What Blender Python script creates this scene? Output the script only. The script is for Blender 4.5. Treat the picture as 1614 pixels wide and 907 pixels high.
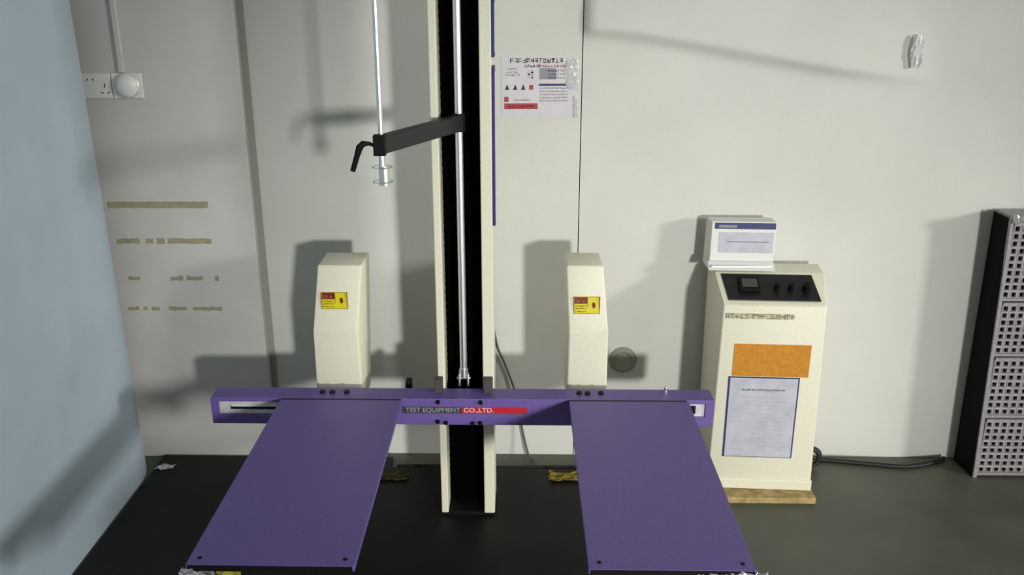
import bpy, bmesh, math, random
from mathutils import Vector, Matrix
random.seed(7)
for o in list(bpy.data.objects): bpy.data.objects.remove(o)
S = bpy.context.scene
C = S.collection
R = math.radians

# ------------------------------------------------------------------ camera
cd = bpy.data.cameras.new('camera'); cam = bpy.data.objects.new('camera', cd); C.objects.link(cam)
cd.sensor_fit = 'HORIZONTAL'; cd.sensor_width = 36.0
cd.lens = 1401.4 / 1614 * 36
cd.shift_x = 29.8 / 1614; cd.shift_y = -10.0 / 1614
cam.matrix_world = Matrix.Translation((0, 0, 1.5)) @ Matrix.Rotation(.0316, 4, 'Z') @ Matrix.Rotation(math.pi/2 - .3222, 4, 'X') @ Matrix.Rotation(-.008, 4, 'Z')
cd.clip_start = .02
S.camera = cam

# ------------------------------------------------------------------ world, exposure
w = bpy.data.worlds.new('world'); S.world = w; w.use_nodes = True
w.node_tree.nodes['Background'].inputs[0].default_value = (.75, .85, 1, 1)
w.node_tree.nodes['Background'].inputs[1].default_value = .05
S.view_settings.view_transform = 'Standard'; S.view_settings.look = 'None'
S.view_settings.gamma = 1; S.view_settings.use_curve_mapping = False
S.view_settings.exposure = 0.0

# ------------------------------------------------------------------ lights: side window, unseen flood spot added for falloff, dim ceiling tube
def area(name, loc, target, sx, sy, power, col):
    l = bpy.data.lights.new(name, 'AREA'); l.shape = 'RECTANGLE'; l.size = sx; l.size_y = sy; l.energy = power; l.color = col
    o = bpy.data.objects.new(name, l); C.objects.link(o); o.location = loc
    o.rotation_euler = (Vector(target) - Vector(loc)).to_track_quat('-Z', 'Y').to_euler()
    return o
P_SIDE, P_FLOOD, P_TOP = 345, 1800, 2
area('side_window_light', (7.95, -2.40, 2.60), (0, 2.4, .6), .8, .8, P_SIDE, (1, .98, .93))
fl = bpy.data.lights.new('unseen_flood_spot', 'SPOT'); fl.energy = P_FLOOD; fl.color = (1, .985, .93); fl.shadow_soft_size = .26
fl.spot_size = R(25); fl.spot_blend = 1.0
fo = bpy.data.objects.new('unseen_flood_spot', fl); C.objects.link(fo); fo.location = (2.9, -5.5, 1.60)
fo.rotation_euler = (Vector((.30, 2.6, .36)) - fo.location).to_track_quat('-Z', 'Y').to_euler()
area('ceiling_tube_light', (.4, .6, 3.2), (.4, .6, 0), 1.2, .12, P_TOP, (.90, .97, 1))

# ------------------------------------------------------------------ materials
def lin(c):
    return tuple(((x/255)/12.92 if x/255 <= .04045 else ((x/255 + .055)/1.055)**2.4) for x in c) + (1,)
def mat(name, rgb, rough=.5, metal=0, noise=.0, nscale=60, bump=0, bscale=200, spec=.5, rgb2=None, coat=0):
    m = bpy.data.materials.new(name); m.use_nodes = True
    nt = m.node_tree; b = nt.nodes['Principled BSDF']
    b.inputs['Base Color'].default_value = lin(rgb); b.inputs['Roughness'].default_value = rough
    b.inputs['Metallic'].default_value = metal; b.inputs['Specular IOR Level'].default_value = spec
    b.inputs['Coat Weight'].default_value = coat
    tc = nt.nodes.new('ShaderNodeTexCoord')
    if noise or rgb2:
        n = nt.nodes.new('ShaderNodeTexNoise'); n.inputs['Scale'].default_value = nscale; n.inputs['Detail'].default_value = 6
        nt.links.new(tc.outputs['Object'], n.inputs['Vector'])
        r = nt.nodes.new('ShaderNodeValToRGB'); r.color_ramp.elements[0].position = .35; r.color_ramp.elements[1].position = .65
        c1 = lin(rgb)
        r.color_ramp.elements[0].color = lin(rgb2) if rgb2 else tuple(x*(1-noise) for x in c1[:3]) + (1,)
        r.color_ramp.elements[1].color = c1 if rgb2 else tuple(min(1, x*(1+noise)) for x in c1[:3]) + (1,)
        nt.links.new(n.outputs['Fac'], r.inputs['Fac']); nt.links.new(r.outputs['Color'], b.inputs['Base Color'])
    if bump:
        n2 = nt.nodes.new('ShaderNodeTexNoise'); n2.inputs['Scale'].default_value = bscale; n2.inputs['Detail'].default_value = 3
        nt.links.new(tc.outputs['Object'], n2.inputs['Vector'])
        bp = nt.nodes.new('ShaderNodeBump'); bp.inputs['Strength'].default_value = bump; bp.inputs['Distance'].default_value = .002
        nt.links.new(n2.outputs['Fac'], bp.inputs['Height']); nt.links.new(bp.outputs['Normal'], b.inputs['Normal'])
    return m
M = {}
M['wall'] = mat('wall_paint', (205, 206, 200), .62, noise=.035, nscale=3, bump=.25, bscale=350)
M['wall2'] = mat('wall_column_paint', (198, 197, 193), .62, noise=.05, nscale=4, bump=.25, bscale=350)
M['blue'] = mat('blue_grey_partition', (182, 199, 212), .55, noise=.04, nscale=5, bump=.3, bscale=250)
M['dark'] = mat('joint_dark', (60, 62, 58), .9)
M['floor'] = mat('grey_green_floor', (84, 88, 76), .45, noise=.12, nscale=5, bump=.2, bscale=120)
M['ceil'] = mat('ceiling_paint', (190, 190, 186), .9)
M['base'] = mat('black_steel_plate', (19, 20, 19), .55, noise=.35, nscale=4, bump=.2, bscale=60, spec=.25)
M['cream'] = mat('cream_powder_coat', (226, 224, 203), .42, noise=.03, nscale=150, bump=.35, bscale=420)
M['purple'] = mat('purple_powder_coat', (104, 84, 156), .42, noise=.10, nscale=260, bump=.55, bscale=420)
M['black'] = mat('black_plastic', (14, 14, 15), .6, spec=.2)
M['void'] = mat('black_bellows', (5, 5, 6), .95, spec=.05)
M['arm'] = mat('black_anodised', (36, 35, 38), .5, spec=.4)
M['grey'] = mat('dark_grey_plastic', (70, 68, 66), .6)
M['chrome'] = mat('chrome', (245, 250, 250), .34, 1)
M['zinc'] = mat('zinc_plate', (214, 212, 218), .4, .25, noise=.1, nscale=60)
M['foil'] = mat('crumpled_silver_tape', (236, 236, 240), .28, .45)
M['tape'] = mat('white_tape_and_glare', (246, 246, 248), .22)
M['white'] = mat('white_plastic', (222, 223, 218), .35)
M['paper'] = mat('white_paper', (204, 202, 208), .5, noise=.04, nscale=30)
M['paper2'] = mat('laminated_sheet', (196, 196, 208), .3, rgb2=(180, 182, 194), nscale=25)
M['navy'] = mat('navy_blue', (36, 40, 104), .5)
M['red'] = mat('red_print', (184, 26, 44), .5)
M['redp'] = mat('faded_red_print', (160, 58, 66), .5)
M['ink'] = mat('ink', (52, 52, 60), .7)
M['inkl'] = mat('pale_ink', (140, 142, 150), .7)
M['oliveink'] = mat('olive_ink', (146, 142, 112), .7)
M['gapshade'] = mat('gap_shade_purple', (34, 24, 60), .6)
M['greyknob'] = mat('knob_grey', (92, 94, 98), .3)
M['yellow'] = mat('warning_yellow', (216, 206, 22), .45)
M['maroon'] = mat('warning_maroon', (116, 26, 14), .5)
M['orange'] = mat('orange_sticker', (196, 130, 20), .55, noise=.12, nscale=80)
M['ochre'] = mat('ochre_print', (158, 153, 126), .8, noise=.1, nscale=40)
M['wood'] = mat('plywood', (170, 148, 96), .7, noise=.3, nscale=40)
M['foam'] = mat('yellow_foam', (150, 146, 40), .9, noise=.3, nscale=40)
M['scrap'] = mat('yellow_paper_scrap', (176, 158, 66), .8, noise=.3, nscale=60)
M['cable'] = mat('black_cable', (22, 22, 20), .6)
M['greycable'] = mat('grey_cable', (84, 82, 74), .6)
M['mesh'] = mat('grey_white_plastic', (150, 146, 148), .5, noise=.15, nscale=70)
M['meshback'] = mat('brown_dark_core', (62, 48, 44), .9)
M['rackside'] = mat('shaded_rack_side', (16, 16, 13), .8, spec=.1)
M['panelface'] = mat('black_control_panel', (22, 23, 25), .35, noise=.25, nscale=60)
g = mat('clear_plastic', (235, 240, 240), .08); g.node_tree.nodes['Principled BSDF'].inputs['Transmission Weight'].default_value = 1
g.node_tree.nodes['Principled BSDF'].inputs['IOR'].default_value = 1.35; M['clear'] = g

# ------------------------------------------------------------------ helpers
class MB:
    def __init__(s): s.bm = bmesh.new()
    def box(s, x0, x1, y0, y1, z0, z1, bev=0):
        vs = [s.bm.verts.new((x, y, z)) for x in (x0, x1) for y in (y0, y1) for z in (z0, z1)]
        F = [(0,1,3,2), (4,6,7,5), (0,4,5,1), (2,3,7,6), (0,2,6,4), (1,5,7,3)]
        fs = [s.bm.faces.new([vs[i] for i in f]) for f in F]
        if bev:
            es = list({e for f in fs for e in f.edges})
            bmesh.ops.bevel(s.bm, geom=es, offset=bev, segments=2, profile=.6, affect='EDGES')
        return s
    def prism(s, pts, axis, a, b, bev=0):
        """pts: 2D outline; axis x: (y,z), y: (x,z), z: (x,y)"""
        mk = {'x': lambda p, t: (t, p[0], p[1]), 'y': lambda p, t: (p[0], t, p[1]), 'z': lambda p, t: (p[0], p[1], t)}[axis]
        A = [s.bm.verts.new(mk(p, a)) for p in pts]; B = [s.bm.verts.new(mk(p, b)) for p in pts]
        n = len(pts); fs = [s.bm.faces.new(A), s.bm.faces.new(B[::-1])]
        for i in range(n): fs.append(s.bm.faces.new((A[i], B[i], B[(i+1) % n], A[(i+1) % n])))
        if bev:
            es = list({e for f in fs for e in f.edges})
            bmesh.ops.bevel(s.bm, geom=es, offset=bev, segments=2, profile=.6, affect='EDGES')
        return s
    def hexa(s, v8, bev=0):
        vs = [s.bm.verts.new(p) for p in v8]  # bottom 4 (ccw), top 4
        F = [(3,2,1,0), (4,5,6,7), (0,1,5,4), (1,2,6,5), (2,3,7,6), (3,0,4,7)]
        fs = [s.bm.faces.new([vs[i] for i in f]) for f in F]
        if bev:
            es = list({e for f in fs for e in f.edges})
            bmesh.ops.bevel(s.bm, geom=es, offset=bev, segments=3, profile=.5, affect='EDGES')
        return s
    def cyl(s, p0, p1, r0, r1=None, n=20):
        r1 = r0 if r1 is None else r1
        p0, p1 = Vector(p0), Vector(p1); d = p1 - p0
        m = Matrix.Translation((p0+p1)/2) @ d.to_track_quat('Z', 'Y').to_matrix().to_4x4()
        bmesh.ops.create_cone(s.bm, cap_ends=True, segments=n, radius1=r0, radius2=r1, depth=d.length, matrix=m)
        return s
    def tube(s, pts, r, n=10, rs=None):
        pts = [Vector(p) for p in pts]; rings = []; up = Vector((0, 0, 1))
        for i, p in enumerate(pts):
            d = (pts[min(i+1, len(pts)-1)] - pts[max(i-1, 0)]).normalized()
            a = d.cross(up)
            if a.length < .05: a = d.cross(Vector((0, 1, 0)))
            a.normalize(); b = d.cross(a).normalized(); rr = rs[i] if rs else r
            rings.append([s.bm.verts.new(p + (a*math.cos(t) + b*math.sin(t))*rr) for t in [2*math.pi*k/n for k in range(n)]])
        for i in range(len(rings)-1):
            for k in range(n): s.bm.faces.new((rings[i][k], rings[i][(k+1) % n], rings[i+1][(k+1) % n], rings[i+1][k]))
        s.bm.faces.new(rings[0][::-1]); s.bm.faces.new(rings[-1])
        return s
    def sphere(s, c, r, sc=(1, 1, 1)):
        bmesh.ops.create_uvsphere(s.bm, u_segments=16, v_segments=10, radius=r, matrix=Matrix.Translation(c) @ Matrix.Diagonal((*sc, 1)))
        return s
    def torus(s, c, R_, r, axis='y', n=32, m=10):
        rows = []
        for i in range(n):
            t = 2*math.pi*i/n; row = []
            for j in range(m):
                p = 2*math.pi*j/m; q = R_ + r*math.cos(p); h = r*math.sin(p)
                v = {'y': (q*math.cos(t), h, q*math.sin(t)), 'z': (q*math.cos(t), q*math.sin(t), h)}[axis]
                row.append(s.bm.verts.new(Vector(c) + Vector(v)))
            rows.append(row)
        for i in range(n):
            for j in range(m): s.bm.faces.new((rows[i][j], rows[(i+1) % n][j], rows[(i+1) % n][(j+1) % m], rows[i][(j+1) % m]))
        return s
    def crumple(s, c, size, n=9, seed=1, thin=.25):
        """a crumpled wad or strip of tape"""
        rnd = random.Random(seed); grid = []
        for i in range(n):
            row = []
            for j in range(n):
                u, v = i/(n-1)-.5, j/(n-1)-.5
                row.append(s.bm.verts.new((c[0]+u*size[0]+rnd.uniform(-.06, .06)*size[0], c[1]+v*size[1]+rnd.uniform(-.06, .06)*size[1], c[2]+rnd.uniform(-.5, .5)*size[2])))
            grid.append(row)
        fs = [s.bm.faces.new((grid[i][j], grid[i+1][j], grid[i+1][j+1], grid[i][j+1])) for i in range(n-1) for j in range(n-1)]
        ex = bmesh.ops.solidify(s.bm, geom=fs, thickness=.0012)
        return s
    def build(s, name, m, parent=None, smooth=None, off=None):
        bm = s.bm; bmesh.ops.recalc_face_normals(bm, faces=bm.faces[:])
        o_ = Vector((0, 0, 0))
        if off is not None: o_ = Vector(off)
        elif parent is not None:
            p = parent
            while p is not None: o_ += p.location; p = p.parent
            if parent.rotation_euler.z or (parent.parent and parent.parent.rotation_euler.z): o_ = Vector((0, 0, 0))
        if o_.length: bmesh.ops.translate(bm, vec=-o_, verts=bm.verts[:])
        me = bpy.data.meshes.new(name); bm.to_mesh(me); bm.free()
        me.materials.append(m)
        if smooth is not None:
            me.shade_smooth(); me.set_sharp_from_angle(angle=R(smooth))
        o = bpy.data.objects.new(name, me); C.objects.link(o); o.parent = parent
        return o
def thing(name, label, cat, loc, rz=0, group=None):
    o = bpy.data.objects.new(name, None); C.objects.link(o); o.empty_display_size = .05
    o.location = loc; o.rotation_euler = (0, 0, rz); o['label'] = label; o['category'] = cat
    if group: o['group'] = group
    return o
def tag(o, label, cat, group=None):
    o['label'] = label; o['category'] = cat
    if group: o['group'] = group
    return o
def struct(o): o['kind'] = 'structure'; return o
def solo(mb, name, m, origin, smooth=None):
    """a top-level mesh with its origin at its own base"""
    o = mb.build(name, m, None, smooth, off=origin); o.location = origin; return o
def strokes(mb, x0, x1, z0, z1, y, n, seed, t=.0006, mk=None, fill=.8):
    """a row of n glyph-like clusters of strokes on the plane facing -y"""
    rnd = random.Random(seed); w_ = (x1-x0)/n; h = z1-z0
    for i in range(n):
        a = x0+i*w_+w_*.08; b = a+w_*fill
        k = rnd.choice([0, 1, 2, 3])
        bars = []
        for q in range(rnd.choice([2, 3])):
            zz = z0+h*rnd.choice([.02, .25, .45, .68, .85]); bars.append((a, b, zz, zz+h*.15))
        for q in range(rnd.choice([1, 2])):
            xx = a+(b-a)*rnd.choice([0, .3, .55, .8]); bars.append((xx, xx+(b-a)*.2, z0, z1))
        for (p, q, r, s_) in bars: mb.box(p, q, y-t, y, r, s_)

def text_mesh(name, body, size, m, parent, origin_root, loc, width=None, align='CENTER'):
    cu = bpy.data.curves.new(name, 'FONT'); cu.body = body; cu.size = size; cu.extrude = .0003; cu.align_x = align; cu.align_y = 'CENTER'
    cu.offset = size*.012
    t = bpy.data.objects.new(name, cu); C.objects.link(t)
    dg = bpy.context.evaluated_depsgraph_get(); me = bpy.data.meshes.new_from_object(t.evaluated_get(dg))
    C.objects.unlink(t); bpy.data.objects.remove(t)
    xs = [v.co.x for v in me.vertices]; wd = max(xs)-min(xs); sx = width/wd if width else 1
    me.transform(Matrix.Translation(Vector(loc)-Vector(origin_root)) @ Matrix.Rotation(math.pi/2, 4, 'X') @ Matrix.Diagonal((sx, 1, 1, 1)))
    me.materials.clear(); me.materials.append(m)
    o = bpy.data.objects.new(name, me); C.objects.link(o); o.parent = parent
    return o

# ================================================================== SETTING
D, DC = 2.655, 2.62
XL, XR, YF, ZC = -1.75, 8.2, -6.6, 3.4
struct(MB().box(XL-.1, XR+.1, YF-.1, D+.12, -.1, 0).build('floor', M['floor']))
struct(MB().box(XL-.1, XR+.1, YF-.1, D+.12, ZC, ZC+.1).build('ceiling', M['ceil']))
wb = struct(MB().box(XL-.1, XR+.1, D+.02, D+.12, 0, ZC).build('wall_back', M['dark']))
SEAM = .182
def panel(x0, x1, crease):
    bm = bmesh.new()
    step = .014 if crease else .2
    nx = int((x1-x0)/step)+1; nz = int(ZC/(.010 if crease else .2))+1
    def h(x, z):
        if not crease: return 0
        u = x-SEAM
        zc = 1.378-.133*u+.022*math.cos(u*3.2)*max(0, 1-u*.5)-.018*math.exp(-u*9)   # line of the crease
        d = z-zc
        amp = .022*min(1, u*60+.25)*max(0, min(1, (1.02-u)/.30))
        if d > 0: return amp*math.exp(-((d)/.16)**2)
        return amp*math.exp(-(d/.024)**2)
    # fine rows only where the crease is
    zs = []
    z = 0
    while z < ZC-1e-6: zs.append(z); z += (.007 if crease and 1.15 < z < 1.65 else .09)
    zs.append(ZC)
    xs = []
    x = x0
    while x < x1-1e-6: xs.append(x); x += (.02 if crease and x < x0+1.1 else .25)
    xs.append(x1)
    V = [[bm.verts.new((x, D-h(x, z), z)) for z in zs] for x in xs]
    for i in range(len(xs)-1):
        for j in range(len(zs)-1): bm.faces.new((V[i][j], V[i+1][j], V[i+1][j+1], V[i][j+1]))
    # edges turned back so that the sheet has thickness
    for i in range(len(xs)-1):
        for j in (0, len(zs)-1):
            a, b = V[i][j], V[i+1][j]; c = bm.verts.new((b.co.x, D+.018, b.co.z)); d = bm.verts.new((a.co.x, D+.018, a.co.z)); bm.faces.new((a, b, c, d))
    for j in range(len(zs)-1):
        for i in (0, len(xs)-1):
            a, b = V[i][j], V[i][j+1]; c = bm.verts.new((b.co.x, D+.018, b.co.z)); d = bm.verts.new((a.co.x, D+.018, a.co.z)); bm.faces.new((a, b, c, d))
    mb = MB(); mb.bm.free(); mb.bm = bm
    return mb
panel(XL-.1, SEAM-.003, False).build('wall_panel', M['wall'], wb)
panel(SEAM, XR+.1, True).build('wall_panel', M['wall'], wb, smooth=60)
# column beside the partition, a grey strip painted for its shaded return and the faded lines of print on it
wc = struct(MB().box(XL-.1, -.815, DC, D-.0005, 0, ZC, .003).build('wall_column', M['wall2']))
MB().box(-.815, -.797, D-.005, D-.0005, 0, ZC, .001).build('return_shade_strip', mat('return_shade_grey', (150, 153, 145), .85), wc)
def broken(z, x0, x1, h, keep, seed, rag=.25):
    rnd = random.Random(seed); mb = MB(); x = x0; n = 0
    while x < x1:
        wd = rnd.uniform(.006, .016)
        u = (x-x0)/(x1-x0)
        if keep(u, rnd):
            mb.box(x, min(x+wd, x1), DC-.0005, DC+.001, z-h/2*rnd.uniform(1-rag, 1), z+h/2*rnd.uniform(1-rag, 1))
        x += wd*.98
    mb.build('faded_print_line', M['ochre'], wc)
broken(.869, -1.262, -.951, .022, lambda u, r: True, 1, .12)
broken(.754, -1.250, -.953, .019, lambda u, r: u < .2 or (.28 < u < .68 and r.random() < .97) or (.70 < u and r.random() < .97), 2, .3)
broken(.632, -1.238, -.943, .018, lambda u, r: (.02 < u < .14) or (u > .45 and r.random() < .85), 3, .5)
broken(.531, -1.245, -.943, .016, lambda u, r: (u < .32 and r.random() < .5) or (.42 < u < .6) or u > .68, 4, .5)
# blue-grey partition on the left, leaning slightly outward at its top
mb = MB(); arc = [(-1.200, -2.0)] + [(-1.200-.30*(1-math.cos(R(t))), 2.425+.30*math.sin(R(t))) for t in (0, 3, 6, 9, 12, 15, 18, 21, 24)]
out = [(p[0]-.045, p[1]) for p in arc[::-1]]; ring = arc + out
lo = [mb.bm.verts.new((p[0], p[1], 0)) for p in ring]; hi = [mb.bm.verts.new((p[0]-.054, p[1], ZC)) for p in ring]
n_ = len(ring); mb.bm.faces.new(lo[::-1]); mb.bm.faces.new(hi)
for k in range(n_): mb.bm.faces.new((lo[k], lo[(k+1) % n_], hi[(k+1) % n_], hi[k]))
struct(mb.build('wall_left', M['blue'], None, 30))
struct(MB().box(XL-.2, XL-.1, YF, D+.1, 0, ZC).build('wall_left_outer', M['wall']))
# front wall and right wall with unseen windows, only the right one lit
def wall_with_hole(name, axis, pos, a0, a1, h0, h1, z0, z1):
    mb = MB()
    def bx(p, q, r, s_):
        if axis == 'x': mb.box(pos, pos+.1, p, q, r, s_)
        else: mb.box(p, q, pos-.1, pos, r, s_)
    bx(a0, h0, 0, ZC); bx(h1, a1, 0, ZC); bx(h0, h1, 0, z0); bx(h0, h1, z1, ZC)
    return struct(mb.build(name, M['wall']))
wall_with_hole('wall_right', 'x', XR, YF, D+.1, -2.95, -1.85, 2.1, 3.05)
wall_with_hole('wall_front', 'y', YF, XL-.1, XR+.1, 2.1, 3.3, 1.3, 2.2)
def window(name, axis, pos, h0, h1, z0, z1):
    mb = MB()
    for (p, q, r, s_) in ((h0, h0+.05, z0, z1), (h1-.05, h1, z0, z1), (h0, h1, z0, z0+.05), (h0, h1, z1-.05, z1)):
        if axis == 'x': mb.box(pos+.02, pos+.07, p, q, r, s_)
        else: mb.box(p, q, pos-.07, pos-.02, r, s_)
    struct(mb.build(name, M['white']))
window('window_1', 'x', XR, -2.95, -1.85, 2.1, 3.05)
window('window_2', 'y', YF, 2.1, 3.3, 1.3, 2.2)

# ================================================================== DROP TESTER
dt = thing('drop_tester', 'purple and cream drop test machine with two flat forks and a tall black post', 'machine', (-.15, 2.27, 0))
MB().prism([(-1.19, .55), (.335, .55), (.335, 2.545), (-.42, 2.545), (-.42, 2.612), (-1.19, 2.612)], 'z', 0, .010, .002).build('base_plate', M['base'], dt)
# post: two cream flanges, a cream back web and a black bellows between them
ZT = 2.62
MB().prism([(-.2285, 2.27), (-.2085, 2.27), (-.2085, 2.40), (-.2285, 2.40)], 'z', .02, ZT, .003).build('post_flange', M['cream'], dt)
MB().prism([(-.1025, 2.27), (-.0720, 2.27), (-.0720, 2.40), (-.1025, 2.40)], 'z', .02, ZT, .003).build('post_flange', M['cream'], dt)
MB().box(-.2285, -.072, 2.40, 2.42, .012, ZT).build('post_back', M['cream'], dt)
MB().box(-.2275, -.073, 2.275, 2.420, .0095, .0215, .001).build('post_foot', M['black'], dt)
mb = MB(); z = .03
while z < ZT-.02:
    mb.prism([(2.345, z), (2.362, z+.011), (2.345, z+.022), (2.375, z+.022), (2.375, z)], 'x', -.2075, -.1035); z += .0225
bl = mb.build('bellows', M['void'], dt); bl['kind'] = 'stuff'
MB().box(-.2085, -.1025, 2.376, 2.399, .022, ZT).build('bellows_backing', M['void'], dt)
MB().box(-.42, -.04, 1.90, 2.44, ZT, ZT+.03, .004).build('post_head', M['cream'], dt)
# measuring strips on the post's right side
for z0, z1 in ((.895, 1.305), (1.328, 1.47)):
    s_ = MB().box(-.0718, -.0640, 2.272, 2.330, z0, z1, .001).build('scale_strip', M['navy'], dt)
    MB().box(-.0645, -.0632, 2.285, 2.322, z0+.012, z1-.012).build('scale_face', M['paper'], s_)
# guide rod inside the post with its clevis
gr = MB().cyl((-.157, 2.29, .475), (-.157, 2.29, ZT), .0100, n=24).build('guide_rod', M['chrome'], dt, 40)
mb = MB().cyl((-.157, 2.29, .452), (-.157, 2.29, .478), .013, n=18)
mb.box(-.172, -.166, 2.280, 2.300, .425, .462, .001); mb.box(-.148, -.142, 2.280, 2.300, .425, .462, .001)
mb.cyl((-.176, 2.288, .448), (-.138, 2.288, .448), .004, n=10)
mb.build('rod_clevis', M['chrome'], dt, 40)
# hold-down rod, clamp arm, lever and foot
MB().cyl((-.309, 1.966, 1.140), (-.309, 1.966, ZT), .0060, n=20).build('hold_down_rod', M['chrome'], dt, 40)
a, b = Vector((-.309, 1.966, 0)), Vector((-.157, 2.29, 0)); d = (b-a).normalized(); nn = Vector((-d.y, d.x, 0))
A = a - d*.012; B = b + d*.004; h_ = .0135
v = [A-nn*h_, B-nn*h_, B+nn*h_, A+nn*h_]
arm = MB().hexa([(p.x, p.y, 1.144) for p in v] + [(p.x, p.y, 1.184) for p in v], .0025).build('clamp_arm', M['arm'], dt)
MB().cyl((b.x, b.y, 1.142), (b.x, b.y, 1.188), .0165, n=24).build('rod_collar', M['black'], arm, 40)
MB().box(a.x-.0155, a.x+.0115, a.y-.020, a.y+.004, 1.141, 1.187, .002).build('clamp_block', M['black'], arm)
MB().tube([(-.322, 1.957, 1.163), (-.335, 1.955, 1.168), (-.347, 1.952, 1.168), (-.355, 1.950, 1.160), (-.362, 1.950, 1.140), (-.373, 1.950, 1.107)], .006, 12,
          [.0040, .0045, .0075, .0080, .0065, .0058]).build('clamp_lever', M['black'], arm, 50)
ft = MB().cyl((-.309, 1.966, 1.112), (-.309, 1.966, 1.146), .0075, .0065, 20).cyl((-.305, 1.966, 1.072), (-.305, 1.966, 1.116), .0125, n=24).build('rod_foot', M['chrome'], dt, 40)
mb = MB()

for z in (1.113, 1.080): MB().torus((-.309, 1.966, z), .0215, .0014, 'z', 28, 8).build('clear_ring', M['clear'], ft)
# purple crossbeam
ZB, ZTp = .346, .425
mb = MB()
mb.box(-.853, .529, 2.221, 2.268, ZB, ZTp, .002)
sl = [(-.832, -.600, .378, .412), (.36, .506, .374, .416)]
mb.box(-.853, .529, 2.200, 2.2215, sl[0][3]+.001, ZTp, .0015); mb.box(-.853, .529, 2.200, 2.2215, ZB, .374, .0015)
mb.box(-.853, sl[0][0], 2.200, 2.2215, .373, .414); mb.box(sl[0][1], sl[1][0], 2.200, 2.2215, .373, .414); mb.box(sl[1][1], .529, 2.200, 2.2215, .373, .414)
beam = mb.build('crossbeam', M['purple'], dt)
for (x0, x1, z0, z1), dx in zip(sl, (1, -1)):
    sp = MB().box(x0, x1, 2.206, 2.2215, z0-.004, z1+.002, .001).build('slot_plate', M['zinc'], beam)
    a0, a1 = (x0+.032, x1) if dx > 0 else (x0, x1-.026)
    MB().box(a0, a1, 2.2045, 2.207, z0+(.010 if dx > 0 else .008), z1-(.016 if dx > 0 else .010)).build('slot', M['black'], sp)
    if dx > 0: MB().box(a0+.004, a1, 2.2020, 2.2065, z1-.0145, z1-.0095).build('slide_rail', M['white'], sp)
for x, z in ((-.223, .4165), (-.106, .4160), (-.225, .357), (-.203, .3535), (-.129, .3525), (-.108, .3535)):
    bt = MB().cyl((x, 2.194, z), (x, 2.201, z), .0062, n=6).cyl((x, 2.190, z), (x, 2.195, z), .0035, n=10).build('bolt', M['black'], beam)
for x, y in ((-.548, 2.236), (-.520, 2.234), (-.480, 2.236), (.165, 2.238), (.188, 2.236), (.225, 2.238)):
    MB().cyl((x, y, ZTp-.001), (x, y, ZTp+.0055), .0085, n=6).build('bolt', M['black'], beam)
b_ = MB().cyl((.404, 2.25, ZTp-.001), (.404, 2.25, ZTp+.014), .005, n=10).sphere((.404, 2.25, ZTp+.014), .006).build('stop_pin', M['chrome'], beam, 40)
for x0, x1 in ((-.236, -.214), (-.099, -.0745)):
    MB().box(x0, x1, 2.238, 2.2685, ZTp-.001, .462, .002).build('guide_block', M['grey'], beam)
MB().box(-.325, -.308, 2.30, 2.330, .345, .430, .003).build('limit_switch', M['black'], dt)
MB().box(-.330, -.300, 2.2675, 2.302, .360, .378, .001).build('switch_bracket', M['grey'], dt)
# name strip: black part with TEST EQUIPMENT, red part with CO.,LTD
n1 = MB().box(-.322, -.158, 2.1992, 2.2003, .3815, .4010).build('name_strip', M['ink'], beam); n1['label'] = 'black strip with pale lettering'
n2 = MB().box(-.158, .021, 2.1992, 2.2003, .3815, .4010).build('name_strip', M['red'], beam); n2['label'] = 'red strip with pale lettering'
ORG = (-.15, 2.27, 0)
text_mesh('lettering', 'TEST EQUIPMENT', .0185, M['inkl'], n1, ORG, (-.238, 2.1990, .3912), .150)
text_mesh('lettering', 'CO.,LTD.', .0185, M['paper'], n2, ORG, (-.112, 2.1990, .3912), .082)
# two drop forks
for x0, x1, yr in ((-.6545, -.3210, 1.458), (.1345, .4570, 1.458)):
    y1 = 2.188
    mb = MB()
    mb.prism([(x0, yr), (x1, yr), (x1, y1), (x0, y1)], 'z', .414, .426, .0015)
    f = mb.build('drop_fork', M['purple'], dt)
    MB().box(x0+.004, x1-.004, y1-.001, 2.2003, .408, .4245).build('gap_shade_strip', M['gapshade'], f)  # dark strip painted for the shade in the gap behind the fork
    MB().box(x0+.03, x0+.05, yr+.05, y1-.03, .380, .4145).build('fork_rib', M['purple'], f)
    MB().box(x1-.05, x1-.03, yr+.05, y1-.03, .380, .4145).build('fork_rib', M['purple'], f)
    MB().box(x0+.004, x1-.004, yr-.002, yr+.001, .4125, .4250).build('edge_strip', M['black'], f)
    for x in (x0+.022, x1-.022):
        MB().cyl((x, yr+.022, .4255), (x, yr+.022, .4268), .0045, n=12).build('countersunk_screw', M['black'], f)
    left = x0 < -.3
    cx = x0+.038 if left else x1-.085
    MB().crumple((x0+.034, yr-.012, .405) if left else (x1-.014, yr-.006, .417), (.085, .034, .026) if left else (.07, .026, .018), 10, 3).build('silver_tape', M['foil'], f)
    if not left: MB().crumple((x1-.085, yr-.003, .418), (.055, .012, .010), 9, 9).build('silver_tape', M['foil'], f)
    MB().box((x0+.058) if left else x1-.10, (x0+.092) if left else x1-.068, yr-.001, yr+.05, .365, .4135, .006).build('foam_pad', M['foam'], f)
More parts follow.
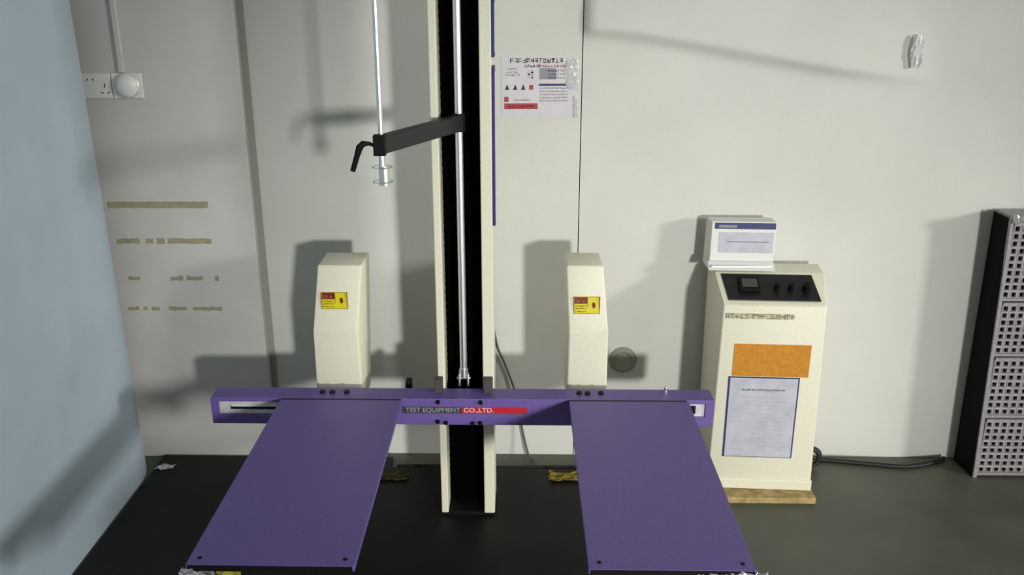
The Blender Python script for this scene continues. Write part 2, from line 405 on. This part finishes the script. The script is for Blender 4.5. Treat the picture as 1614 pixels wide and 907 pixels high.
# cylinder housings on both sides of the post
def housing(xb0, xb1, xt0, xt1, lx0, lx1, lz0, lz1, z_b):
    mb = MB(); yb = 2.30; yr = 2.45; zk = .584; zt = .770
    # upper half leans back a little
    prof = [(yb+.006, z_b), (yb, zk), (yb+.022, zt), (yr, zt), (yr, z_b)]
    m2 = MB(); n = len(prof)
    xs = {0: (xb0, xb1), 1: (xb0+.003, xb1-.003), 2: (xt0, xt1), 3: (xt0, xt1), 4: (xb0, xb1)}
    L_ = [m2.bm.verts.new((xs[i][0], *prof[i])) for i in range(n)]; R_ = [m2.bm.verts.new((xs[i][1], *prof[i])) for i in range(n)]
    m2.bm.faces.new(L_[::-1]); m2.bm.faces.new(R_)
    for i in range(n): m2.bm.faces.new((L_[i], L_[(i+1) % n], R_[(i+1) % n], R_[i]))
    bmesh.ops.bevel(m2.bm, geom=m2.bm.edges[:], offset=.006, segments=3, profile=.5, affect='EDGES')
    mb.bm.free()
    hs = m2.build('cylinder_housing', M['cream'], dt, 35)
    # warning label on the leaning face
    zc = (lz0+lz1)/2; k = .022/(zt-zk)
    yf = lambda z_: yb+(z_-zk)*k
    def plate(name, x0, x1, z0, z1, m_, par, lift=.0008):
        return MB().hexa([(x0, yf(z0)-lift, z0), (x1, yf(z0)-lift, z0), (x1, yf(z0)+.0005, z0), (x0, yf(z0)+.0005, z0),
                          (x0, yf(z1)-lift, z1), (x1, yf(z1)-lift, z1), (x1, yf(z1)+.0005, z1), (x0, yf(z1)+.0005, z1)]).build(name, m_, par)
    lb = plate('warning_label', lx0, lx1, lz0, lz1, M['yellow'], hs)
    lb['label'] = 'yellow warning label with dark red heading block'
    xm = lx0+(lx1-lx0)*.52
    plate('label_heading', lx0+.002, xm-.001, lz0+(lz1-lz0)*.58, lz1-.002, M['maroon'], hs, .0013)
    ink = MB(); y = yf(zc)-.0012
    strokes(ink, lx0+.003, xm-.003, lz0+.005, lz0+.009, yf(lz0+.007)-.0009, 6, 5, .0004); strokes(ink, lx0+.003, xm-.003, lz0+.013, lz0+.017, yf(lz0+.015)-.0009, 6, 6, .0004)
    strokes(ink, lx0+.003, xm-.003, lz0+.020, lz0+.024, yf(lz0+.022)-.0009, 6, 8, .0004)
    # frame line and pinch-point pictogram
    ink.box(xm, xm+.0008, y-.0006, y+.0008, lz0+.002, lz1-.002)
    for z_ in (lz0+.001, lz1-.002): ink.box(lx0, lx1, yf(z_)-.0012, yf(z_), z_, z_+.0009)
    ink.box(lx0, lx0+.0009, y-.0030, y+.001, lz0, lz1); ink.box(lx1-.0009, lx1, y-.0030, y+.001, lz0, lz1)
    cxp = (xm+lx1)/2
    ink.prism([(cxp-.004, zc-.002), (cxp-.001, zc-.010), (cxp+.005, zc-.004), (cxp+.004, zc+.006), (cxp-.001, zc+.009), (cxp-.004, zc+.005)], 'y', y-.0008, y+.0008)
    ink.build('label_print', M['maroon'], hs)
    st = MB(); strokes(st, lx0+.006, xm-.006, lz1-.016, lz1-.009, yf(lz1-.012)-.0014, 4, 7, .0004); st.build('label_print', M['orange'], hs)
housing(-.583, -.450, -.558, -.434, -.5505, -.4770, .6465, .695, .352)
housing(.134, .248, .127, .229, .1495, .2210, .6350, .684, .352)
for x0, x1 in ((-.56, -.47), (.15, .232)):
    MB().box(x0, x1, 2.2675, 2.303, .356, .392, .002).build('housing_bracket', M['purple'], dt)

# ================================================================== CONTROL CABINET
cb = thing('control_cabinet', 'cream floor cabinet with a sloping black control panel, orange sticker and framed sheet', 'cabinet', (.585, 2.425, 0), -.050)
# local frame: x right, y back
W = .296
mb = MB()
prof = [(0, .022), (0, .617), (.012, .625), (.112, .685), (.196, .688), (.196, .022)]
xs = [(-.006, W+.010), (.002, W-.002), (.002, W-.002), (-.012, W+.012), (-.018, W+.016), (-.012, W+.016)]
Lv = [mb.bm.verts.new((xs[i][0], *prof[i])) for i in range(6)]; Rv = [mb.bm.verts.new((xs[i][1], *prof[i])) for i in range(6)]
mb.bm.faces.new(Lv[::-1]); mb.bm.faces.new(Rv)
for i in range(6): mb.bm.faces.new((Lv[i], Lv[(i+1) % 6], Rv[(i+1) % 6], Rv[i]))
bmesh.ops.bevel(mb.bm, geom=mb.bm.edges[:], offset=.005, segments=3, profile=.5, affect='EDGES')
body = mb.build('cabinet_body', M['cream'], cb, 30)
MB().box(-.008, W+.012, -.004, .18, .0205, .055, .004).build('plinth', M['cream'], cb)
# sloping panel, in the plane through (.012,.625) and (.112,.685)
sl_o = Vector((0, .012, .625)); sv = Vector((0, .100, .060)).normalized(); sn = Vector((0, -sv.z, sv.y))
def on_slope(u, s_, lift): p = sl_o + sv*s_ + sn*lift; return (u, p.y, p.z)
def slope_box(name, u0, u1, s0, s1, l0, l1, m_, par, bev=0, skew=0):
    mb = MB().hexa([on_slope(u0, s0, l0), on_slope(u1, s0, l0), on_slope(u1+skew, s1, l0), on_slope(u0+skew, s1, l0),
                    on_slope(u0, s0, l1), on_slope(u1, s0, l1), on_slope(u1+skew, s1, l1), on_slope(u0+skew, s1, l1)], bev)
    return mb.build(name, m_, par)
cp = slope_box('control_panel', .018, W-.016, .006, .106, 0, .0025, M['panelface'], cb, 0, -.012)
slope_box('counter_display', .052, .112, .034, .088, .002, .014, M['black'], cp, .003)
slope_box('display_window', .060, .104, .046, .078, .0135, .0155, M['grey'], cp, .0008)
slope_box('panel_edge', .020, .27, .004, .0075, .0020, .0035, M['grey'], cp)
for u in (.160, .200, .244):
    o0 = Vector(on_slope(u, .050, .002)); o1 = Vector(on_slope(u, .050, .024))
    kb = MB().cyl(o0, o1, .0125 if u > .23 else .009, .010 if u > .23 else .007, 20)
    k_ = kb.build('control_knob', M['black'], cp, 35)
    q0 = Vector(on_slope(u, .052, .0155)); q1 = Vector(on_slope(u+.004, .062, .0175))
    MB().cyl(Vector(on_slope(u+.002, .044, .0240)), Vector(on_slope(u+.006, .060, .0250)), .0022, n=10).build('knob_pointer', M['greyknob'], k_, 40)
MB().box(.010, .205, -.0012, .001, .578, .595).build('print_ground', mat('print_ground', (196, 192, 166), .6), cb)
ln = MB(); strokes(ln, .010, .205, .579, .594, -.0011, 15, 12, .0006, fill=.95); ln.build('printed_line', M['oliveink'], cb)
sk = MB().hexa([(.036, -.0012, .500), (.262, -.0012, .500), (.262, 0, .500), (.036, 0, .500), (.040, -.0012, .408+.092+.0), (.262, -.0012, .5), (.262, 0, .5), (.040, 0, .5)]) if False else None
MB().box(.042, .262, -.0014, .0005, .398, .500).build('sticker', M['orange'], cb)['label'] = 'plain orange rectangular sticker'
fs_ = MB().box(.033, .239, -.0022, .0004, .130, .396, .0005).build('notice_sheet', M['navy'], cb); fs_['label'] = 'pale printed sheet with a navy blue border'
MB().box(.038, .2345, -.0030, -.0018, .1325, .3925).build('sheet_face', M['paper2'], fs_)
st = MB(); strokes(st, .072, .200, .352, .358, -.0030, 18, 21, .0004)
st.build('sheet_print', M['ink'], fs_)
st = MB()
for r in range(14): strokes(st, .056, .216, .330-r*.0135, .333-r*.0135, -.0030, 26, 40+r, .0003, fill=.7)
st.build('sheet_print', M['paper'], fs_)
# plywood board under the cabinet
solo(MB().box(.622, .896, 2.366, 2.61, 0, .020, .002), 'plywood_board', M['wood'], (.75, 2.48, 0))
bpy.data.objects['plywood_board'].rotation_euler.z = 0
tag(bpy.data.objects['plywood_board'], 'thin worn plywood board lying under the cream control cabinet', 'board')
# white card holder on top of the cabinet, blue band along its top
ch = thing('card_holder', 'small white box with a blue top band standing on the control cabinet', 'holder', (.665, 2.57, .689))
mb = MB(); z0 = .690
mb.hexa([(.566, 2.556, .712), (.752, 2.545, .712), (.752, 2.612, .712), (.560, 2.622, .712), (.568, 2.562, .832), (.754, 2.552, .832), (.754, 2.606, .832), (.562, 2.616, .832)], .002)
mb.build('holder_box', M['white'], ch)
MB().hexa([(.560, 2.530, z0), (.752, 2.519, z0), (.752, 2.612, z0), (.560, 2.622, z0), (.560, 2.552, .713), (.752, 2.541, .713), (.752, 2.612, .713), (.560, 2.622, .713)], .002).build('holder_foot', M['white'], ch)
def hp(x0, x1, z0, z1, m_, name, lift):
    f = lambda x, z: 2.556-(x-.566)*.059+(z-.712)*.052-lift
    return MB().hexa([(x0, f(x0, z0), z0), (x1, f(x1, z0), z0), (x1, f(x1, z0)+.002, z0), (x0, f(x0, z0)+.002, z0), (x0, f(x0, z1), z1), (x1, f(x1, z1), z1), (x1, f(x1, z1)+.002, z1), (x0, f(x0, z1)+.002, z1)]).build(name, m_, ch)
hp(.576, .752, .810, .8285, M['navy'], 'blue_band', .0010)
hp(.590, .748, .738, .800, M['paper2'], 'card', .0010)
hp(.588, .640, .814, .8220, M['inkl'], 'band_print', .0015)
hp(.612, .735, .770, .773, M['inkl'], 'card_print', .0015)
MB().box(.568, .745, 2.526, 2.530, .701, .705).build('chrome_lip', M['chrome'], ch)

# ================================================================== PERFORATED RACK (right edge)
rk = thing('perforated_rack', 'grey perforated plastic rack panel standing at the right end of the wall', 'rack', (1.65, 2.60, 0))
X0, X1, YA, YB = 1.432, 1.86, 2.530, 2.640
MB().hexa([(X0+.006, YA+.004, 0), (X0+.020, YA+.004, 0), (X0+.020, YB, 0), (X0+.000, YB, 0), (X0-.016, YA+.004, .842), (X0-.004, YA+.004, .842), (X0, YB, .842), (X0-.010, YB, .842)]).build('side_panel', M['rackside'], rk)  # black colour carries the shade on the unlit side face
MB().hexa([(X0+.010, YA-.002, 0), (X0+.022, YA-.002, 0), (X0+.022, YA+.010, 0), (X0+.010, YA+.010, 0), (X0-.017, YA-.002, .846), (X0-.008, YA-.002, .846), (X0-.008, YA+.010, .846), (X0-.017, YA+.010, .846)], .001).build('edge_stile', M['mesh'], rk)
MB().box(X0+.024, X1, YA+.022, YB, 0.004, .838).build('rack_core', M['meshback'], rk)
MB().box(X0-.006, X1, YA, YB, .838, .850, .002).build('rack_top', M['mesh'], rk)
bands = [(.008, .205), (.211, .412), (.418, .590), (.596, .836)]
PIT = .0235
for z0, z1 in bands:
    mb = MB(); bm = mb.bm
    nz = max(1, round((z1-z0-.016)/PIT)); pz = (z1-z0-.016)/nz
    xl = X0+.026-.034*(((z0+z1)/2)/.842)
    nx = int((X1-xl)/PIT)
    for i in range(nx):
        for j in range(nz):
            cx = xl+(i+.5)*PIT; cz = z0+.008+(j+.5)*pz; hx, hz, r = PIT/2, pz/2, .0062
            o8 = [(cx-hx, cz-hz), (cx+hx, cz-hz), (cx+hx, cz+hz), (cx-hx, cz+hz)]
            i8 = [(cx-r, cz-r*1.15), (cx+r, cz-r*1.15), (cx+r, cz+r*1.15), (cx-r, cz+r*1.15)]
            ov = [bm.verts.new((p[0], YA+.004, p[1])) for p in o8]; iv = [bm.verts.new((p[0], YA+.002, p[1])) for p in i8]; bv = [bm.verts.new((p[0], YA+.012, p[1])) for p in i8]
            for k in range(4):
                bm.faces.new((ov[k], ov[(k+1) % 4], iv[(k+1) % 4], iv[k])); bm.faces.new((iv[k], iv[(k+1) % 4], bv[(k+1) % 4], bv[k]))
    x_l = xl
    mb.box(x_l, xl+nx*PIT, YA-.001, YA+.010, z0, z0+.008); mb.box(x_l, xl+nx*PIT, YA-.001, YA+.010, z1-.008, z1)
    bmesh.ops.remove_doubles(bm, verts=bm.verts[:], dist=.00005)
    mb.build('perforated_panel', M['mesh'], rk)
MB().crumple((X0-.002, YA-.004, .846), (.026, .03, .03), 7, 12).build('silver_tape', M['foil'], rk)

# ================================================================== THINGS ON THE WALL
so = thing('wall_socket', 'white double wall socket with a round clear cover beside the blue partition', 'socket', (-1.193, DC, 1.228))
pl = MB().box(-1.284, -1.194, DC-.010, DC, 1.191, 1.264, .003).build('socket_plate', M['white'], so)
MB().box(-1.192, -1.103, DC-.010, DC, 1.191, 1.264, .003).build('cover_plate', M['white'], so)
for x, z, a_, l_ in ((-1.262, 1.246, 35, .007), (-1.245, 1.246, -35, .007), (-1.213, 1.229, 5, .013), (-1.222, 1.208, -60, .008), (-1.204, 1.208, 60, .008)):
    dx, dz = math.sin(R(a_))*l_/2, math.cos(R(a_))*l_/2
    mb = MB(); p = Vector((dx, 0, dz)); n_ = Vector((dz, 0, -dx)).normalized()*.0013
    c = Vector((x, DC-.0098, z))
    mb.hexa([(c-p-n_)[:], (c-p+n_)[:], (c-p+n_+Vector((0, -.0008, 0)))[:], (c-p-n_+Vector((0, -.0008, 0)))[:], (c+p-n_)[:], (c+p+n_)[:], (c+p+n_+Vector((0, -.0008, 0)))[:], (c+p-n_+Vector((0, -.0008, 0)))[:]])
    mb.build('pin_hole', M['black'], pl)
dm = MB(); bmesh.ops.create_uvsphere(dm.bm, u_segments=32, v_segments=16, radius=.036, matrix=Matrix.Translation((-1.148, DC-.010, 1.228)) @ Matrix.Diagonal((1, .6, 1, 1)))
bmesh.ops.delete(dm.bm, geom=[v for v in dm.bm.verts if v.co.y > DC-.0095], context='VERTS')
dm.build('round_cover', M['white'], so, 60)
MB().torus((-1.148, DC-.012, 1.228), .0355, .002).build('cover_rim', M['chrome'], so, 60)
solo(MB().box(-1.167, -1.151, DC-.009, DC, 1.265, ZC, .002), 'cable_conduit', M['wall2'], (-1.159, DC, 1.265))
tag(bpy.data.objects['cable_conduit'], 'slim white cable conduit running up the wall from the socket', 'conduit')

# laminated notice
nt_ = thing('safety_notice', 'laminated printed notice taped to the wall right of the machine post', 'notice', (.06, D, 1.215))
def pb(name, x0, x1, z0, z1, m_, y=.0012, par=nt_): return MB().box(x0, x1, D-y, D-y+.0008, z0, z1).build(name, m_, par)
pb('sheet', -.055, .165, 1.127, 1.303, M['paper'], .0010)
def pst(x0, x1, z0, z1, n, seed, m_, fill=.8): mb = MB(); strokes(mb, x0, x1, z0, z1, D-.0010, n, seed, .0004, fill=fill); mb.build('notice_print', m_, nt_)
pst(-.030, .126, 1.283, 1.296, 13, 3, M['ink'])
pst(.013, .060, 1.270, 1.278, 6, 4, M['ink']); pst(.052, .140, 1.270, 1.277, 10, 5, M['redp'])
pst(-.036, -.010, 1.264, 1.269, 5, 6, M['inkl']); pst(-.044, .000, 1.246, 1.251, 8, 8, M['inkl']); pst(-.040, -.005, 1.254, 1.259, 6, 9, M['inkl'])
pst(.022, .040, 1.238, 1.262, 2, 14, M['inkl'])
pb('print_block', .056, .105, 1.236, 1.268, M['inkl'], .0014)
pb('print_block', .055, .150, 1.217, 1.2235, M['navy'], .0014)
for k in range(5): pst(.056, .140, 1.208-k*.009, 1.2125-k*.009, 14, 30+k, M['inkl'])
for k in range(3): pst(.080, .135, 1.258-k*.010, 1.263-k*.010, 8, 50+k, M['inkl'])
for k in range(4):
    x = -.038+k*.0235
    MB().prism([(x-.0065, 1.206), (x+.0065, 1.206), (x, 1.222)] if k < 3 else [(x-.006, 1.207), (x+.006, 1.207), (x+.006, 1.220), (x-.006, 1.220)], 'y', D-.0016, D-.0008).build('warning_symbol', M['ink'] if k < 3 else M['redp'], nt_)
pb('print_block', -.047, .052, 1.150, 1.167, M['redp'], .0014); pb('print_block', -.047, -.034, 1.171, 1.186, M['redp'], .0014)
pst(-.036, .040, 1.155, 1.161, 10, 60, M['paper']); pst(-.018, .030, 1.174, 1.179, 8, 61, M['inkl'])
def wallcrumple(name, cx, cz, sx, sz, dep, seed, m_, par, n=9):
    rnd = random.Random(seed); bm = bmesh.new(); G = []
    for i in range(n):
        row = []
        for j in range(n):
            u, v_ = i/(n-1)-.5, j/(n-1)-.5; edge = max(abs(u), abs(v_)) > .49
            k = 1-.45*abs(v_*2)**2*(1 if seed % 2 else .4)
            row.append(bm.verts.new((cx+u*sx*k+rnd.uniform(-.04, .04)*sx, D-.0022-(0 if edge else rnd.uniform(0, dep)), cz+v_*sz+rnd.uniform(-.04, .04)*sz)))
        G.append(row)
    fs = [bm.faces.new((G[i][j], G[i+1][j], G[i+1][j+1], G[i][j+1])) for i in range(n-1) for j in range(n-1)]
    bmesh.ops.solidify(bm, geom=fs, thickness=.0008)
    mb = MB(); mb.bm.free(); mb.bm = bm
    if par: return mb.build(name, m_, par)
    o = solo(mb, name, m_, (cx, D, cz)); o.location.y = D-.018; return o
wallcrumple('tape_strip', .150, 1.268, .042, .060, .002, 3, M['tape'], nt_)  # clear tape, its white glare painted into the colour
wallcrumple('tape_strip', .152, 1.225, .040, .036, .002, 5, M['tape'], nt_)
wallcrumple('tape_strip', .163, 1.155, .014, .060, .003, 6, M['tape'], nt_)
tp = wallcrumple('tape_scrap', 1.128, 1.310, .036, .090, .008, 7, M['tape'], None)
tag(tp, 'small crumpled white tape scrap stuck on the bare wall at the end of the crease', 'tape')
# round grey grommet low on the wall
gm = thing('wall_disc', 'round flat grey grommet low on the wall beside the right cream housing', 'disc', (.333, D, .346))
MB().torus((.333, D+.004, .346), .034, .012, 'y', 32, 10).build('disc_ring', mat('disc_ring_grey', (146, 148, 134), .8), gm, 60)  # plain grey ring around a flat centre
MB().cyl((.333, D-.003, .346), (.333, D, .346), .026, n=28).build('disc_centre', mat('disc_centre_grey', (158, 159, 148), .8), gm, 40)

# ================================================================== CABLES AND SCRAPS
def smooth_path(pts, n=8):
    P = [Vector(p) for p in pts]; P = [P[0]*2-P[1]]+P+[P[-1]*2-P[-2]]; out = []
    for i in range(1, len(P)-2):
        for k in range(n):
            t = k/n; a, b, c, d = P[i-1], P[i], P[i+1], P[i+2]
            out.append(.5*((2*b)+(c-a)*t+(2*a-5*b+4*c-d)*t*t+(3*b-a-3*c+d)*t*t*t))
    out.append(P[-2]); return out
def cable(name, pts, r, m_, label):
    o = solo(MB().tube(smooth_path(pts), r, 8), name, m_, pts[-1], 60); tag(o, label, 'cable'); return o
cable('power_cable', [(-.090, 2.50, .62), (-.084, 2.60, .50), (-.072, 2.640, .40), (-.050, 2.645, .34), (-.025, 2.645, .27), (-.005, 2.64, .20), (.01, 2.635, .10), (.03, 2.62, .02), (.05, 2.60, .004)], .0035, M['greycable'],
      'thin grey cable hanging down the wall just right of the machine post')
cable('floor_cable', [(-.40, 2.560, .006), (-.25, 2.562, .006), (-.079, 2.556, .006), (.05, 2.560, .006), (.167, 2.562, .006), (.28, 2.57, .006), (.40, 2.60, .006), (.55, 2.635, .006)], .006, M['cable'],
      'dark cable lying on the floor behind the black base plate')
cable('cabinet_cable', [(.880, 2.635, .20), (.915, 2.63, .12), (.935, 2.625, .035), (.985, 2.622, .009), (1.06, 2.610, .007), (1.161, 2.592, .007), (1.25, 2.580, .007), (1.33, 2.600, .007), (1.40, 2.636, .007)], .0075, M['cable'],
      'black power cable running along the floor from the control cabinet to the rack')
o = solo(MB().torus((.934, 2.565, .045), .030, .007, 'y', 28, 8).torus((.940, 2.577, .043), .032, .006, 'y', 28, 8), 'cable_loop', M['cable'], (.934, 2.57, .008), 60)
tag(o, 'small black coil of cable on the floor beside the cabinet base', 'cable')
o = solo(MB().crumple((.142, 2.487, .0165), (.095, .055, .010), 9, 21), 'paper_scrap', M['scrap'], (.142, 2.487, .011)); tag(o, 'yellow paper scrap on the black plate behind the right fork', 'scrap')
o = solo(MB().crumple((-.400, 2.482, .0165), (.090, .050, .008), 9, 23), 'paper_scrap', mat('dull_scrap', (92, 88, 48), .9), (-.40, 2.482, .011)); tag(o, 'dull olive paper scrap on the black plate behind the left fork', 'scrap')
o = solo(MB().crumple((-1.155, 2.528, .016), (.058, .030, .010), 7, 31), 'tape_scrap', M['tape'], (-1.155, 2.53, .011)); tag(o, 'tiny white tape scrap on the floor at the foot of the blue partition', 'scrap')
